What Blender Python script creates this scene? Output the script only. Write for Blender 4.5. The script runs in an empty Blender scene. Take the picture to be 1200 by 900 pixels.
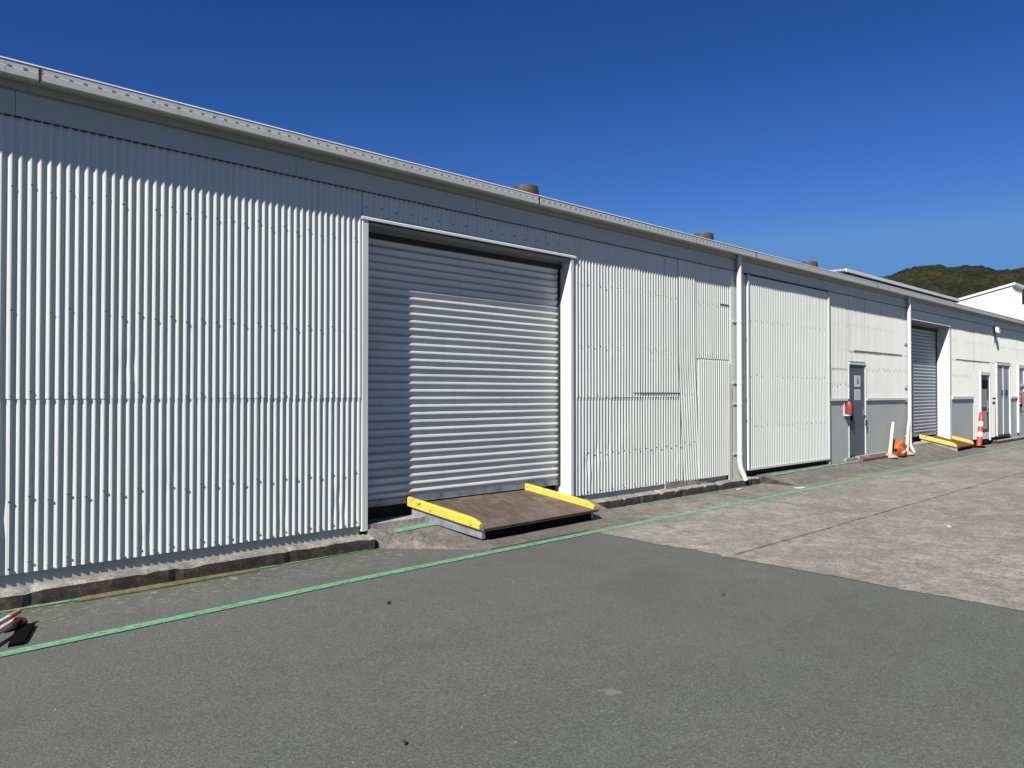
import bpy, math, random
from mathutils import Vector, noise
random.seed(7)
R = math.radians
sc = bpy.context.scene
COL = sc.collection

# ---------------------------------------------------------------- materials
MATS = {}
def nt(name):
    m = bpy.data.materials.new(name); m.use_nodes = True
    t = m.node_tree; b = t.nodes['Principled BSDF']
    MATS[name] = m
    return m, t, b
def N(t, typ, **kw):
    n = t.nodes.new(typ)
    for k, v in kw.items():
        if k in n.inputs: n.inputs[k].default_value = v
        else: setattr(n, k, v)
    return n
def coords(t, scale=(1, 1, 1)):
    tc = t.nodes.new('ShaderNodeTexCoord'); mp = t.nodes.new('ShaderNodeMapping')
    mp.inputs['Scale'].default_value = scale
    t.links.new(tc.outputs['Object'], mp.inputs['Vector'])
    return mp.outputs['Vector']
def noise_tex(t, vec, scale, detail=4, rough=.55, dist=0.0):
    n = t.nodes.new('ShaderNodeTexNoise')
    n.inputs['Scale'].default_value = scale; n.inputs['Detail'].default_value = detail
    n.inputs['Roughness'].default_value = rough; n.inputs['Distortion'].default_value = dist
    t.links.new(vec, n.inputs['Vector'])
    return n.outputs['Fac']
def ramp(t, fac, stops):
    r = t.nodes.new('ShaderNodeValToRGB')
    e = r.color_ramp.elements
    while len(e) < len(stops): e.new(0.5)
    for i, (p, c) in enumerate(stops):
        e[i].position = p
        e[i].color = (c[0], c[1], c[2], 1) if isinstance(c, (tuple, list)) else (c, c, c, 1)
    t.links.new(fac, r.inputs['Fac'])
    return r.outputs['Color']
def mix(t, fac, a, b, mode='MIX'):
    m = t.nodes.new('ShaderNodeMix'); m.data_type = 'RGBA'; m.blend_type = mode
    def put(s, v):
        if hasattr(v, 'default_value'): t.links.new(v, s)
        elif isinstance(v, (int, float)): s.default_value = (v, v, v, 1) if s.type == 'RGBA' else v
        else: s.default_value = (v[0], v[1], v[2], 1)
    if hasattr(fac, 'default_value'): t.links.new(fac, m.inputs[0])
    else: m.inputs[0].default_value = fac
    put(m.inputs[6], a); put(m.inputs[7], b)
    return m.outputs[2]
def bump(t, b, h, strength=.3, dist=.01):
    n = t.nodes.new('ShaderNodeBump'); n.inputs['Strength'].default_value = strength
    n.inputs['Distance'].default_value = dist
    t.links.new(h, n.inputs['Height']); t.links.new(n.outputs['Normal'], b.inputs['Normal'])

def paint(name, col, rough=.5, dirt=.25, dirtcol=(.25, .22, .17), streak=True, metallic=0, scale=1.0, grime=True):
    m, t, b = nt(name)
    v = coords(t); vs = coords(t, (9, 9, .5))
    n1 = noise_tex(t, v, 1.3 * scale, 5, .6)
    f1 = ramp(t, n1, [(.35, 0), (.75, 1)])
    c = mix(t, f1, col, tuple(x * .93 for x in col))
    if streak:
        n2 = noise_tex(t, vs, 2.0, 5, .6)
        f2 = ramp(t, n2, [(.58, 0), (.8, dirt)])
        c = mix(t, f2, c, dirtcol)
    if grime:
        n3 = noise_tex(t, v, 26 * scale, 5, .7)
        f3 = ramp(t, n3, [(.62, 0), (.72, dirt * 1.3)])
        c = mix(t, f3, c, dirtcol)
    t.links.new(c, b.inputs['Base Color'])
    b.inputs['Roughness'].default_value = rough; b.inputs['Metallic'].default_value = metallic
    b.inputs['Specular IOR Level'].default_value = .25
    nb = noise_tex(t, v, 9, 3, .5)
    bump(t, b, nb, .12, .006)
    return m

paint('white_iron', (.77, .78, .71), .42, .16)
paint('white_iron_aged', (.76, .76, .69), .5, .22)
paint('white_trim', (.79, .795, .73), .45, .14)
paint('cream_trim', (.66, .65, .56), .5, .2)
paint('flash_grey', (.56, .60, .545), .5, .12)
paint('dado_grey', (.53, .54, .50), .55, .18, (.22, .21, .19))
paint('door_grey', (.115, .14, .165), .45, .1, (.05, .05, .05))
paint('door_lightgrey', (.36, .39, .40), .45, .15, (.15, .15, .14))
paint('fascia_tan', (.47, .465, .41), .6, .35, (.16, .13, .09))
paint('gutter_mat', (.62, .625, .58), .5, .5, (.20, .17, .13), scale=2.0)
paint('gutter_lip', (.85, .85, .85), .35, .05)
paint('sign_white', (.8, .8, .8), .4, .05)
paint('black_paint', (.02, .02, .022), .35, .1)
paint('red_paint', (.36, .06, .05), .35, .1, (.1, .02, .02))
paint('maroon_plastic', (.16, .025, .022), .5, .3, (.05, .02, .02))
paint('crushed_orange', (.50, .125, .035), .6, .5, (.22, .10, .05))
paint('orange_plastic', (.75, .20, .045), .45, .3, (.25, .1, .04))
paint('white_band', (.82, .80, .76), .35, .2)
paint('cream_plastic', (.78, .72, .54), .45, .2)
paint('pink_base', (.62, .36, .24), .6, .3, (.2, .14, .1))
paint('vent_brown', (.10, .068, .056), .6, .4, (.03, .02, .02))
paint('timber_brown', (.20, .11, .075), .75, .4, (.06, .035, .03))
paint('dark_rust', (.055, .03, .025), .8, .4, (.10, .04, .02))
paint('roof_iron', (.42, .43, .43), .45, .2)
paint('porch_white', (.88, .87, .82), .4, .05)
paint('slot_brown', (.28, .26, .23), .8, .3)
paint('gap_shade_grey', (.07, .07, .065), .9, .2)
paint('far_white', (.80, .80, .78), .5, .04)
paint('leaf_mat', (.09, .045, .02), .8, .1)
paint('litter_mat', (.62, .62, .6), .6, .1)
paint('rubber_black', (.004, .004, .004), .95, .0, (.004, .004, .004), grime=False)
MATS['rubber_black'].node_tree.nodes['Principled BSDF'].inputs['Specular IOR Level'].default_value = .05
paint('nail_mat', (.17, .16, .145), .5, .3, (.12, .08, .05))
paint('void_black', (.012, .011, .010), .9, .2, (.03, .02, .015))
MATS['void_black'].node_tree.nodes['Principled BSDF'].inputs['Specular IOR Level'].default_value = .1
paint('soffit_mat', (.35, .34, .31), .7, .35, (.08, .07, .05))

def shutter_mat():
    m, t, b = nt('shutter_steel')
    v = coords(t); vs = coords(t, (.6, 6, 30)); vv = coords(t, (12, 12, .7))
    n = noise_tex(t, vs, 1.5, 5, .6); n2 = noise_tex(t, vv, 1.5, 4, .6)
    c = mix(t, ramp(t, n, [(.3, 0), (.75, 1)]), (.78, .79, .75), (.60, .61, .585))
    c = mix(t, ramp(t, n2, [(.55, 0), (.8, .4)]), c, (.42, .43, .43))
    c = mix(t, ramp(t, noise_tex(t, coords(t, (.35, 1, 10.2)), 1.0, 1, .5), [(.4, 0), (.6, .35)]), c, (.40, .41, .41))
    c = mix(t, ramp(t, noise_tex(t, coords(t, (1.2, 1, 3)), 2.6, 6, .8), [(.60, 0), (.68, .5)]), c, (.30, .30, .29))
    t.links.new(c, b.inputs['Base Color'])
    b.inputs['Metallic'].default_value = .12; b.inputs['Roughness'].default_value = .45
    bump(t, b, n, .08, .004)
shutter_mat()
def galv():
    m, t, b = nt('galvanised')
    v = coords(t)
    n = noise_tex(t, v, 7, 4, .6); vo = t.nodes.new('ShaderNodeTexVoronoi'); vo.inputs['Scale'].default_value = 45
    t.links.new(v, vo.inputs['Vector'])
    c = mix(t, ramp(t, n, [(.4, 0), (.7, 1)]), (.40, .42, .45), (.20, .20, .21))
    t.links.new(c, b.inputs['Base Color']); b.inputs['Metallic'].default_value = .4; b.inputs['Roughness'].default_value = .45
galv()
def rusty_plate():
    m, t, b = nt('rusty_plate')
    v = coords(t); v2 = coords(t, (3, .8, 1))
    n = noise_tex(t, v2, 3.0, 6, .65); n2 = noise_tex(t, v, 55, 3, .6); n3 = noise_tex(t, v, 1.4, 3, .5)
    c = ramp(t, n, [(.25, (.080, .056, .042)), (.5, (.130, .092, .068)), (.75, (.215, .170, .135))])
    c = mix(t, ramp(t, n2, [(.5, 0), (.75, .5)]), c, (.30, .24, .19))
    c = mix(t, ramp(t, n3, [(.5, 0), (.8, .45)]), c, (.16, .085, .045))
    c = mix(t, ramp(t, noise_tex(t, coords(t, (1, 1.6, 1)), 2.3, 5, .7, .6), [(.52, 0), (.68, .6)]), c, (.27, .235, .20))
    t.links.new(c, b.inputs['Base Color']); b.inputs['Roughness'].default_value = .6; b.inputs['Metallic'].default_value = .15
    bump(t, b, n2, .35, .004)
rusty_plate()
def yellow():
    m, t, b = nt('yellow_paint')
    v = coords(t)
    n = noise_tex(t, v, 11, 6, .8, .5); n2 = noise_tex(t, v, 5, 4, .6)
    c = mix(t, ramp(t, n2, [(.3, 0), (.7, 1)]), (.76, .60, .055), (.62, .48, .07))
    c = mix(t, ramp(t, n, [(.57, 0), (.63, .9)]), c, (.16, .10, .05))
    t.links.new(c, b.inputs['Base Color']); c = mix(t, ramp(t, noise_tex(t, coords(t, (2, 2, 9)), 4, 4, .7), [(.55, 0), (.75, .5)]), c, (.28, .21, .10))
    t.links.new(c, b.inputs['Base Color']); b.inputs['Roughness'].default_value = .55
    bump(t, b, n, .3, .004)
yellow()
def asphalt():
    m, t, b = nt('asphalt')
    v = coords(t)
    big = noise_tex(t, v, .35, 4, .55); mid = noise_tex(t, v, 3.5, 5, .6); fine = noise_tex(t, v, 90, 3, .75)
    st = noise_tex(t, coords(t, (.25, 1.2, 1)), 1.1, 4, .6)
    c = mix(t, ramp(t, big, [(.3, 0), (.7, 1)]), (.122, .125, .109), (.144, .147, .129))
    c = mix(t, ramp(t, st, [(.50, 0), (.72, .4)]), c, (.125, .113, .098))
    c = mix(t, ramp(t, mid, [(.35, 0), (.65, 1)]), c, mix(t, .10, c, (.03, .03, .03)))
    c = mix(t, 1.0, c, ramp(t, fine, [(.2, .35), (.5, .92), (.8, 1.7)]), 'MULTIPLY')
    c = mix(t, ramp(t, noise_tex(t, coords(t, (.5, 1, 1)), .8, 5, .65, .5), [(.54, 0), (.70, .35)]), c, (.078, .074, .066))
    c = mix(t, ramp(t, noise_tex(t, coords(t, (1, .7, 1.3)), .55, 5, .6, .3), [(.52, 0), (.72, .3)]), c, (.150, .150, .140))
    # pale stone chips and dark pits
    vo = t.nodes.new('ShaderNodeTexVoronoi'); vo.inputs['Scale'].default_value = 26; t.links.new(v, vo.inputs['Vector'])
    vo2 = t.nodes.new('ShaderNodeTexVoronoi'); vo2.inputs['Scale'].default_value = 6.5; t.links.new(v, vo2.inputs['Vector'])
    c = mix(t, ramp(t, vo.outputs['Distance'], [(.07, .55), (.14, 0)]), c, (.30, .30, .27))
    c = mix(t, ramp(t, vo2.outputs['Distance'], [(.02, .8), (.045, 0)]), c, (.50, .50, .46))
    vo3 = t.nodes.new('ShaderNodeTexVoronoi'); vo3.inputs['Scale'].default_value = 9; t.links.new(coords(t, (1, 1.1, 1)), vo3.inputs['Vector'])
    c = mix(t, ramp(t, vo3.outputs['Distance'], [(.03, .7), (.055, 0)]), c, (.02, .02, .02))
    c = mix(t, 1.0, c, ramp(t, noise_tex(t, v, 55, 2, .6), [(.25, .74), (.5, 1.0), (.75, 1.28)]), 'MULTIPLY')
    # a pale dried splash
    ds = t.nodes.new('ShaderNodeVectorMath'); ds.operation = 'DISTANCE'; ds.inputs[1].default_value = (3.66, -4.58, 0)
    t.links.new(v, ds.inputs[0])
    ad = t.nodes.new('ShaderNodeMath'); ad.operation = 'MULTIPLY_ADD'; ad.inputs[1].default_value = .22; t.links.new(noise_tex(t, v, 14, 4, .7), ad.inputs[0]); t.links.new(ds.outputs['Value'], ad.inputs[2])
    c = mix(t, ramp(t, ad.outputs[0], [(.12, .45), (.18, 0)]), c, (.30, .30, .28))
    # paint splatter, grit and moss along the foot of the wall
    sx = t.nodes.new('ShaderNodeSeparateXYZ'); tc = t.nodes.new('ShaderNodeTexCoord'); t.links.new(tc.outputs['Object'], sx.inputs[0])
    near = t.nodes.new('ShaderNodeMapRange'); near.inputs['From Min'].default_value = -1.0; near.inputs['From Max'].default_value = -.1
    t.links.new(sx.outputs['Y'], near.inputs['Value'])
    sp = noise_tex(t, coords(t, (1, 2.2, 1)), 9, 5, .75)
    spf = ramp(t, sp, [(.57, 0), (.60, 1)])
    mm = t.nodes.new('ShaderNodeMath'); mm.operation = 'MULTIPLY'; t.links.new(near.outputs[0], mm.inputs[0]); t.links.new(spf, mm.inputs[1])
    c = mix(t, mm.outputs[0], c, (.34, .34, .29))
    ms = noise_tex(t, v, 4.5, 4, .6); near2 = t.nodes.new('ShaderNodeMapRange'); near2.inputs['From Min'].default_value = -.55; near2.inputs['From Max'].default_value = .0
    t.links.new(sx.outputs['Y'], near2.inputs['Value'])
    m2 = t.nodes.new('ShaderNodeMath'); m2.operation = 'MULTIPLY'; t.links.new(near2.outputs[0], m2.inputs[0]); t.links.new(ramp(t, ms, [(.42, 0), (.6, .8)]), m2.inputs[1])
    c = mix(t, m2.outputs[0], c, (.105, .115, .055))
    t.links.new(c, b.inputs['Base Color']); b.inputs['Roughness'].default_value = .88
    b.inputs['Specular IOR Level'].default_value = .3
    bump(t, b, fine, .6, .006)
asphalt()
def concrete(name, a, bcol, c3, streaks=True, bstr=.5):
    m, t, b = nt(name)
    v = coords(t)
    big = noise_tex(t, v, .45, 5, .6); mid = noise_tex(t, coords(t, (1.1, .8, 1)), 5.5, 6, .7, .4); fine = noise_tex(t, v, 75, 3, .75)
    c = ramp(t, mid, [(.30, c3), (.47, a), (.66, bcol)])
    c = mix(t, ramp(t, big, [(.35, 0), (.62, .7)]), c, tuple(x * .68 for x in a))
    c = mix(t, ramp(t, noise_tex(t, coords(t, (1, 1.5, 1)), 1.7, 5, .7, .8), [(.50, 0), (.64, .6)]), c, tuple(x * 1.35 for x in a))
    md = noise_tex(t, v, 24, 4, .75)
    c = mix(t, 1.0, c, ramp(t, md, [(.3, .55), (.5, 1.0), (.7, 1.38)]), 'MULTIPLY')
    c = mix(t, 1.0, c, ramp(t, fine, [(.25, .45), (.5, 1.0), (.75, 1.45)]), 'MULTIPLY')
    if name == 'concrete_yard':     # tyre dirt and moss between the wall and the walkway line
        tc = t.nodes.new('ShaderNodeTexCoord'); sx = t.nodes.new('ShaderNodeSeparateXYZ'); t.links.new(tc.outputs['Object'], sx.inputs[0])
        mr = t.nodes.new('ShaderNodeMapRange'); mr.inputs['From Min'].default_value = -1.5; mr.inputs['From Max'].default_value = -.6
        t.links.new(sx.outputs['Y'], mr.inputs['Value'])
        mm = t.nodes.new('ShaderNodeMath'); mm.operation = 'MULTIPLY'; t.links.new(mr.outputs[0], mm.inputs[0])
        t.links.new(ramp(t, noise_tex(t, coords(t, (.8, 2, 1)), 2.2, 5, .7), [(.3, .25), (.6, .85)]), mm.inputs[1])
        c = mix(t, mm.outputs[0], c, mix(t, 1.0, c, (.62, .58, .54), 'MULTIPLY'))
    vo = t.nodes.new('ShaderNodeTexVoronoi'); vo.inputs['Scale'].default_value = 4; t.links.new(v, vo.inputs['Vector'])
    c = mix(t, ramp(t, vo.outputs['Distance'], [(.03, .8), (.06, 0)]), c, (.06, .055, .05))
    vo = t.nodes.new('ShaderNodeTexVoronoi'); vo.inputs['Scale'].default_value = 2.3; t.links.new(coords(t, (1, .9, 1.3)), vo.inputs['Vector'])
    c = mix(t, ramp(t, vo.outputs['Distance'], [(.02, .8), (.04, 0)]), c, (.6, .6, .57))
    t.links.new(c, b.inputs['Base Color']); b.inputs['Roughness'].default_value = .85
    b.inputs['Specular IOR Level'].default_value = .3
    bump(t, b, md, bstr, .008)
concrete('concrete_yard', (.288, .268, .226), (.415, .392, .338), (.155, .144, .118))
concrete('concrete_apron', (.18, .16, .138), (.27, .25, .22), (.11, .095, .08))
concrete('kerb_top', (.31, .29, .245), (.48, .46, .41), (.10, .08, .055))
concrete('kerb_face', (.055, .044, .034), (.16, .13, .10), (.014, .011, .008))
concrete('olive_slab', (.17, .17, .075), (.23, .23, .12), (.10, .10, .05))
concrete('ledge_pale', (.42, .38, .33), (.52, .48, .43), (.25, .19, .15))
def green():
    m, t, b = nt('green_line')
    v = coords(t)
    n = noise_tex(t, v, 7, 5, .7); f = noise_tex(t, v, 60, 3, .7)
    c = mix(t, ramp(t, n, [(.3, 0), (.7, 1)]), (.13, .37, .19), (.19, .42, .25))
    c = mix(t, 1.0, c, ramp(t, f, [(.25, .7), (.5, 1), (.75, 1.15)]), 'MULTIPLY')
    t.links.new(c, b.inputs['Base Color']); b.inputs['Roughness'].default_value = .7
    wear = noise_tex(t, v, 16, 5, .8)
    t.links.new(ramp(t, wear, [(.36, .2), (.47, .97)]), b.inputs['Alpha'])
    m, t, b = nt('green_line_worn')
    v = coords(t)
    b.inputs['Base Color'].default_value = (.19, .40, .22, 1); b.inputs['Roughness'].default_value = .8
    wear = noise_tex(t, v, 5, 6, .75)
    t.links.new(ramp(t, wear, [(.36, 0), (.52, .9)]), b.inputs['Alpha'])
green()
def hillmat():
    m, t, b = nt('hill_bush')
    v = coords(t)
    n = noise_tex(t, v, .045, 5, .65); n2 = noise_tex(t, v, .25, 4, .7)
    c = ramp(t, n, [(.35, (.016, .018, .008)), (.5, (.030, .032, .013)), (.62, (.050, .042, .018)), (.75, (.034, .038, .014))])
    c = mix(t, 1.0, c, ramp(t, n2, [(.3, .25), (.5, .8), (.72, 1.4)]), 'MULTIPLY')
    t.links.new(c, b.inputs['Base Color']); b.inputs['Roughness'].default_value = .9
    b.inputs['Specular IOR Level'].default_value = .1
hillmat()
def glassm():
    m, t, b = nt('door_glass')
    b.inputs['Base Color'].default_value = (.30, .30, .33, 1); b.inputs['Roughness'].default_value = .25
    b.inputs['Specular IOR Level'].default_value = .3
glassm()
m, t, b = nt('joint_dark'); b.inputs['Base Color'].default_value = (.045, .04, .034, 1); b.inputs['Roughness'].default_value = .95
t.links.new(ramp(t, noise_tex(t, coords(t), 3, 4, .7), [(.35, .1), (.6, .7)]), b.inputs['Alpha'])
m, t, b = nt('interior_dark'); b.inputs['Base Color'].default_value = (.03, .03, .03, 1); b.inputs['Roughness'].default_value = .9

# ---------------------------------------------------------------- mesh building
class MB:
    def __init__(s): s.v = []; s.f = []; s.m = []; s.sm = []; s.mats = []
    def mi(s, mat):
        if mat not in s.mats: s.mats.append(mat)
        return s.mats.index(mat)
    def add(s, vs, fs, mat, smooth=False):
        o = len(s.v); k = s.mi(mat)
        s.v += [tuple(p) for p in vs]
        for f in fs: s.f.append(tuple(i + o for i in f)); s.m.append(k); s.sm.append(smooth)
    def hexa(s, p, mat):     # p: 8 corners, bottom 0-3 (ccw from above), top 4-7
        s.add(p, [(3, 2, 1, 0), (4, 5, 6, 7), (0, 1, 5, 4), (1, 2, 6, 5), (2, 3, 7, 6), (3, 0, 4, 7)], mat)
    def box(s, x0, x1, y0, y1, z0, z1, mat):
        s.hexa([(x0, y0, z0), (x1, y0, z0), (x1, y1, z0), (x0, y1, z0), (x0, y0, z1), (x1, y0, z1), (x1, y1, z1), (x0, y1, z1)], mat)
    def quad(s, a, b, c, d, mat): s.add([a, b, c, d], [(0, 1, 2, 3)], mat)
    def tube(s, pts, rad, mat, seg=14, caps=True):
        pts = [Vector(p) for p in pts]
        rads = rad if isinstance(rad, (list, tuple)) else [rad] * len(pts)
        vs = []; fs = []
        for i, p in enumerate(pts):
            d = (pts[min(i + 1, len(pts) - 1)] - pts[max(i - 1, 0)]).normalized()
            a = d.orthogonal() if i == 0 else (u - u.dot(d) * d)
            u = a.normalized(); w = d.cross(u)
            for k in range(seg):
                an = 2 * math.pi * k / seg
                vs.append(p + rads[i] * (math.cos(an) * u + math.sin(an) * w))
        for i in range(len(pts) - 1):
            for k in range(seg):
                k2 = (k + 1) % seg
                fs.append((i * seg + k, i * seg + k2, (i + 1) * seg + k2, (i + 1) * seg + k))
        s.add(vs, fs, mat, True)
        if caps:
            s.add(vs[:seg], [tuple(range(seg))[::-1]], mat)
            s.add(vs[-seg:], [tuple(range(seg))], mat)
    def extr(s, prof, x0, x1, mat, smooth=False, closed=True):   # profile (y,z) along x
        n = len(prof)
        vs = [(x0, y, z) for y, z in prof] + [(x1, y, z) for y, z in prof]
        r = range(n if closed else n - 1)
        s.add(vs, [(i, (i + 1) % n, (i + 1) % n + n, i + n) for i in r], mat, smooth)
        if closed and not smooth: s.add(vs, [tuple(range(n))[::-1], tuple(range(n, 2 * n))], mat)
    def grid(s, rows, mat, smooth=True):
        nr = len(rows); nc = len(rows[0])
        vs = [p for r in rows for p in r]
        s.add(vs, [(i * nc + j, i * nc + j + 1, (i + 1) * nc + j + 1, (i + 1) * nc + j) for i in range(nr - 1) for j in range(nc - 1)], mat, smooth)
    def build(s, name, parent=None, origin=None, label=None):
        me = bpy.data.meshes.new(name)
        off = Vector(origin) if origin else Vector((0, 0, 0))
        me.from_pydata([tuple(Vector(p) - off) for p in s.v], [], s.f)
        for k in s.mats: me.materials.append(MATS[k])
        me.polygons.foreach_set('material_index', s.m)
        me.polygons.foreach_set('use_smooth', s.sm)
        me.update()
        o = bpy.data.objects.new(name, me); COL.objects.link(o)
        o.location = off
        if parent: o.parent = parent
        if label: o['label'] = label
        return o
def empty(name, loc, label, cat, group=None):
    o = bpy.data.objects.new(name, None); COL.objects.link(o); o.location = loc
    o['label'] = label; o['category'] = cat
    if group: o['group'] = group
    return o
def tag(o, label, cat, group=None):
    o['label'] = label; o['category'] = cat
    if group: o['group'] = group
    return o
def structure(o): o['kind'] = 'structure'; return o
def stuff(o, label=None, cat=None):
    o['kind'] = 'stuff'
    return o
def G(x): return .002 * x

WY = .15          # mean plane of the wall cladding
PITCH = .0738; AMP = .0087

# ---------------------------------------------------------------- corrugated iron
def corrugated(mb, x0, x1, z0, z1, mat='white_iron', seam=None, dents=(), skew=None, sheet=10, yoff=0, nails=(), amp=AMP, rows_step=.16, seed=1, wob=1.0):
    rng = random.Random(seed)
    segs = 10
    k0 = math.floor((x0 - 1.46) / PITCH)
    zones = [(z0, z1, 0.0)] if seam is None else [(z0, seam + .03, .004), (seam - .01, z1, -.002)]
    for zi, (a, b, dy) in enumerate(zones):
        xs = x0
        while xs < x1 - 1e-4:
            # sheet borders on fixed multiples so upper and lower rows line up
            kk = math.floor((xs - 1.46) / PITCH / sheet + 1e-6) + 1
            xe = min(x1, 1.46 + kk * sheet * PITCH - .012)
            if xe - xs < .03: xe = min(x1, xe + sheet * PITCH)
            rng2 = random.Random(seed * 977 + kk * 13 + zi * 7)
            t0 = rng2.uniform(-.0025, .0025) * wob; t1 = rng2.uniform(-.0025, .0025) * wob
            sk = rng2.uniform(-.006, .006) * wob; ox = rng2.uniform(-.004, .004) * wob
            n = max(2, int(round((xe - xs) / PITCH * segs)))
            nr = max(2, int((b - a) / rows_step))
            rows = []
            for r in range(nr + 1):
                z = a + (b - a) * r / nr
                row = []
                for i in range(n + 1):
                    x = xs + (xe + .016 - xs) * i / n
                    if x > x1: x = x1
                    ph = (x - 1.46 - ox - sk * (z - 2) / 2) / PITCH
                    if skew: ph -= skew(x, z) / PITCH
                    w = noise.noise((x * .9 + seed, z * .5, 3.1)) * .004 * wob
                    w2 = noise.noise((x * 6, z * 1.2, 9.3 + seed)) * .0012 * wob
                    ridx = round(ph)
                    am = amp * (1 + .10 * wob * noise.noise((ridx * 1.7, z * .35, seed)))
                    px = .0
                    yy = WY + yoff + dy + w + w2 + (t0 + (t1 - t0) * i / n) - am * math.cos(2 * math.pi * ph)
                    for (dx_, dz_, rr, depth) in dents:
                        q = ((x - dx_) / rr) ** 2 + ((z - dz_) / (rr * 1.6)) ** 2
                        if q < 4: yy += depth * math.exp(-q); px += .35 * depth * math.exp(-q) * (1 if x < dx_ else -1)
                    row.append((x + px, yy, z))
                rows.append(row)
            mb.grid(rows, mat, True)
            xs = xe
    # nails with washers on the crests
    for (zn, every, jit) in nails:
        k = k0 + 1
        while True:
            x = 1.46 + k * PITCH
            if x > x1 - .02: break
            if x > x0 + .02:
                z = zn + (0.02 if (k // every) % 2 else -.02) * jit + rng.uniform(-.008, .008)
                if k % every == 0 and rng.random() < .94:
                    y = WY + yoff - amp - .001
                    mb.tube([(x + .004, y + .004, z), (x + .004, y - .0015, z), (x + .004, y - .005, z)], [.0125, .0105, .006], 'nail_mat', 7)
            k += 1

# ================================================================= GROUND
sheet = MB()
sheet.grid([[(x, y, G(x)) for x in (-600, -60, 0, 60, 600)] for y in (-600, -60, 0, .1, 60, 600)], 'asphalt', False)
structure(sheet.build('asphalt_yard'))

# concrete yard: ragged border against the asphalt
cb = MB(); left = []
y = .12
random.seed(3)
while y > -60:
    x = 7.68 + .055 * (y + 1.0) + noise.noise((0, y * 1.7, 0)) * .05 + noise.noise((0, y * 9, 4)) * .035 + noise.noise((0, y * 23, 6)) * .015
    if y > -1.0: x = 7.62 + (y + 1.0) * .9
    left.append((x, y)); y -= .06 if y > -7 else 1.5
left.append((4.0, -60.))
vs = [(x, y, G(x) + .005) for x, y in left] + [(600, y, G(600) + .005) for x, y in left]
n = len(left)
cb.add(vs, [(i, i + 1, n + i + 1, n + i) for i in range(n - 1)], 'concrete_yard')
structure(cb.build('concrete_yard'))
# expansion joints
jb = MB()
def strip(mb, pts, w, dz, mat, zf=None, wj=0):
    P = [Vector((p[0], p[1])) for p in pts]; L = []; Rr = []
    for i, p in enumerate(P):
        d = (P[min(i + 1, len(P) - 1)] - P[max(i - 1, 0)]).normalized(); nn = Vector((-d.y, d.x))
        ww = w / 2 * (1 + wj * noise.noise((p.x * 3, p.y * 3, 1)))
        for S, q in ((L, p + nn * ww), (Rr, p - nn * ww)):
            S.append((q.x, q.y, (zf(q.x, q.y) if zf else G(q.x)) + dz))
    k = len(P)
    mb.add(L + Rr, [(k + i, k + i + 1, i + 1, i) for i in range(k - 1)], mat)
def wobbly(a, b, step=.25, amp=.02, sd=0):
    a = Vector(a); b = Vector(b); L = (b - a).length; k = max(2, int(L / step)); d = (b - a) / L; nn = Vector((-d.y, d.x))
    return [tuple(a + d * L * i / k + nn * amp * noise.noise((i * .31 + sd, sd, 2))) for i in range(k + 1)]
strip(jb, wobbly((7.5, -3.09), (60, -2.95), .3, .03), .032, .009, 'joint_dark', wj=.5)
strip(jb, wobbly((12.2, -.1), (11.6, -3.05), .2, .04, 2), .026, .0092, 'joint_dark', wj=.5)
strip(jb, wobbly((12.6, -3.1), (12.0, -8), .2, .05, 4), .014, .0092, 'joint_dark', wj=.6)
for x in (16.6, 21, 25.6, 30.2, 35):
    strip(jb, wobbly((x, -.3), (x - .7, -12), .3, .03, x), .022, .0094, 'joint_dark', wj=.5)
strip(jb, wobbly((7.9, -7.6), (60, -7.3), .3, .03), .028, .0096, 'joint_dark', wj=.5)
structure(jb.build('slab_joints'))

# outer green line
gl = MB()
pts = [(-12, -1.35), (-4, -1.31), (1.15, -1.26), (2.5, -1.21), (3.9, -1.14), (5.5, -1.115), (7.7, -1.10), (10, -1.085), (14.3, -1.04), (20, -.96), (30, -.80), (45, -.62), (60, -.5)]
pp = []
for (a, b) in zip(pts[:-1], pts[1:]):
    k = max(2, int((b[0] - a[0]) / .4)); pp += [(a[0] + (b[0] - a[0]) * i / k, a[1] + (b[1] - a[1]) * i / k) for i in range(k)]
strip(gl, pp, .115, .0085, 'green_line', wj=.12)
structure(gl.build('green_line'))
# worn inner line along the kerb
g2 = MB()
strip(g2, wobbly((-12, -.16), (5.0, .015), .25, .03), .10, .009, 'green_line_worn', wj=.4)
strip(g2, wobbly((9.0, -.02), (14.25, .03), .25, .02, 3), .10, .009, 'green_line_worn', wj=.4)
structure(g2.build('worn_green_line'))

# ================================================================= KERB
def kerb(x0, x1, h, y0, name, faceseed=0):
    mb = MB(); n = int((x1 - x0) / .07)
    rows = [[], [], [], [], []]
    for i in range(n + 1):
        x = x0 + (x1 - x0) * i / n
        a = noise.noise((x * 1.3, faceseed, 0)) * .012; c = noise.noise((x * 7, faceseed, 5)) * .010
        g = G(x)
        br = .05 * max(0, noise.noise((x * 2.9, 8, faceseed)) - .15) + .06 * max(0, noise.noise((x * 9, 3, faceseed)) - .2)
        jx = abs(((x + .25) % 1.22) - .61)
        cut = .018 if jx < .035 else 0
        yf = y0 + a * .6 + cut
        rows[0].append((x, yf - .004, g - .05)); rows[1].append((x, yf + c * .5, g + h * .5))
        rows[2].append((x, yf + .006 + c, g + h - .022 + a * .5 - br)); rows[3].append((x, yf + .03 + c, g + h + a * .5 - br - cut * .8))
        rows[4].append((x, .32, g + h + .012 - cut * .3))
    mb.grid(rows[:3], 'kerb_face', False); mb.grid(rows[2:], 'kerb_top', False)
    for k in (0, n):
        mb.add([r[k] for r in rows] + [(rows[0][k][0], .32, G(0) - .05)], [(0, 1, 2, 3, 4, 5)], 'kerb_face')
    return structure(mb.build(name))
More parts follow.
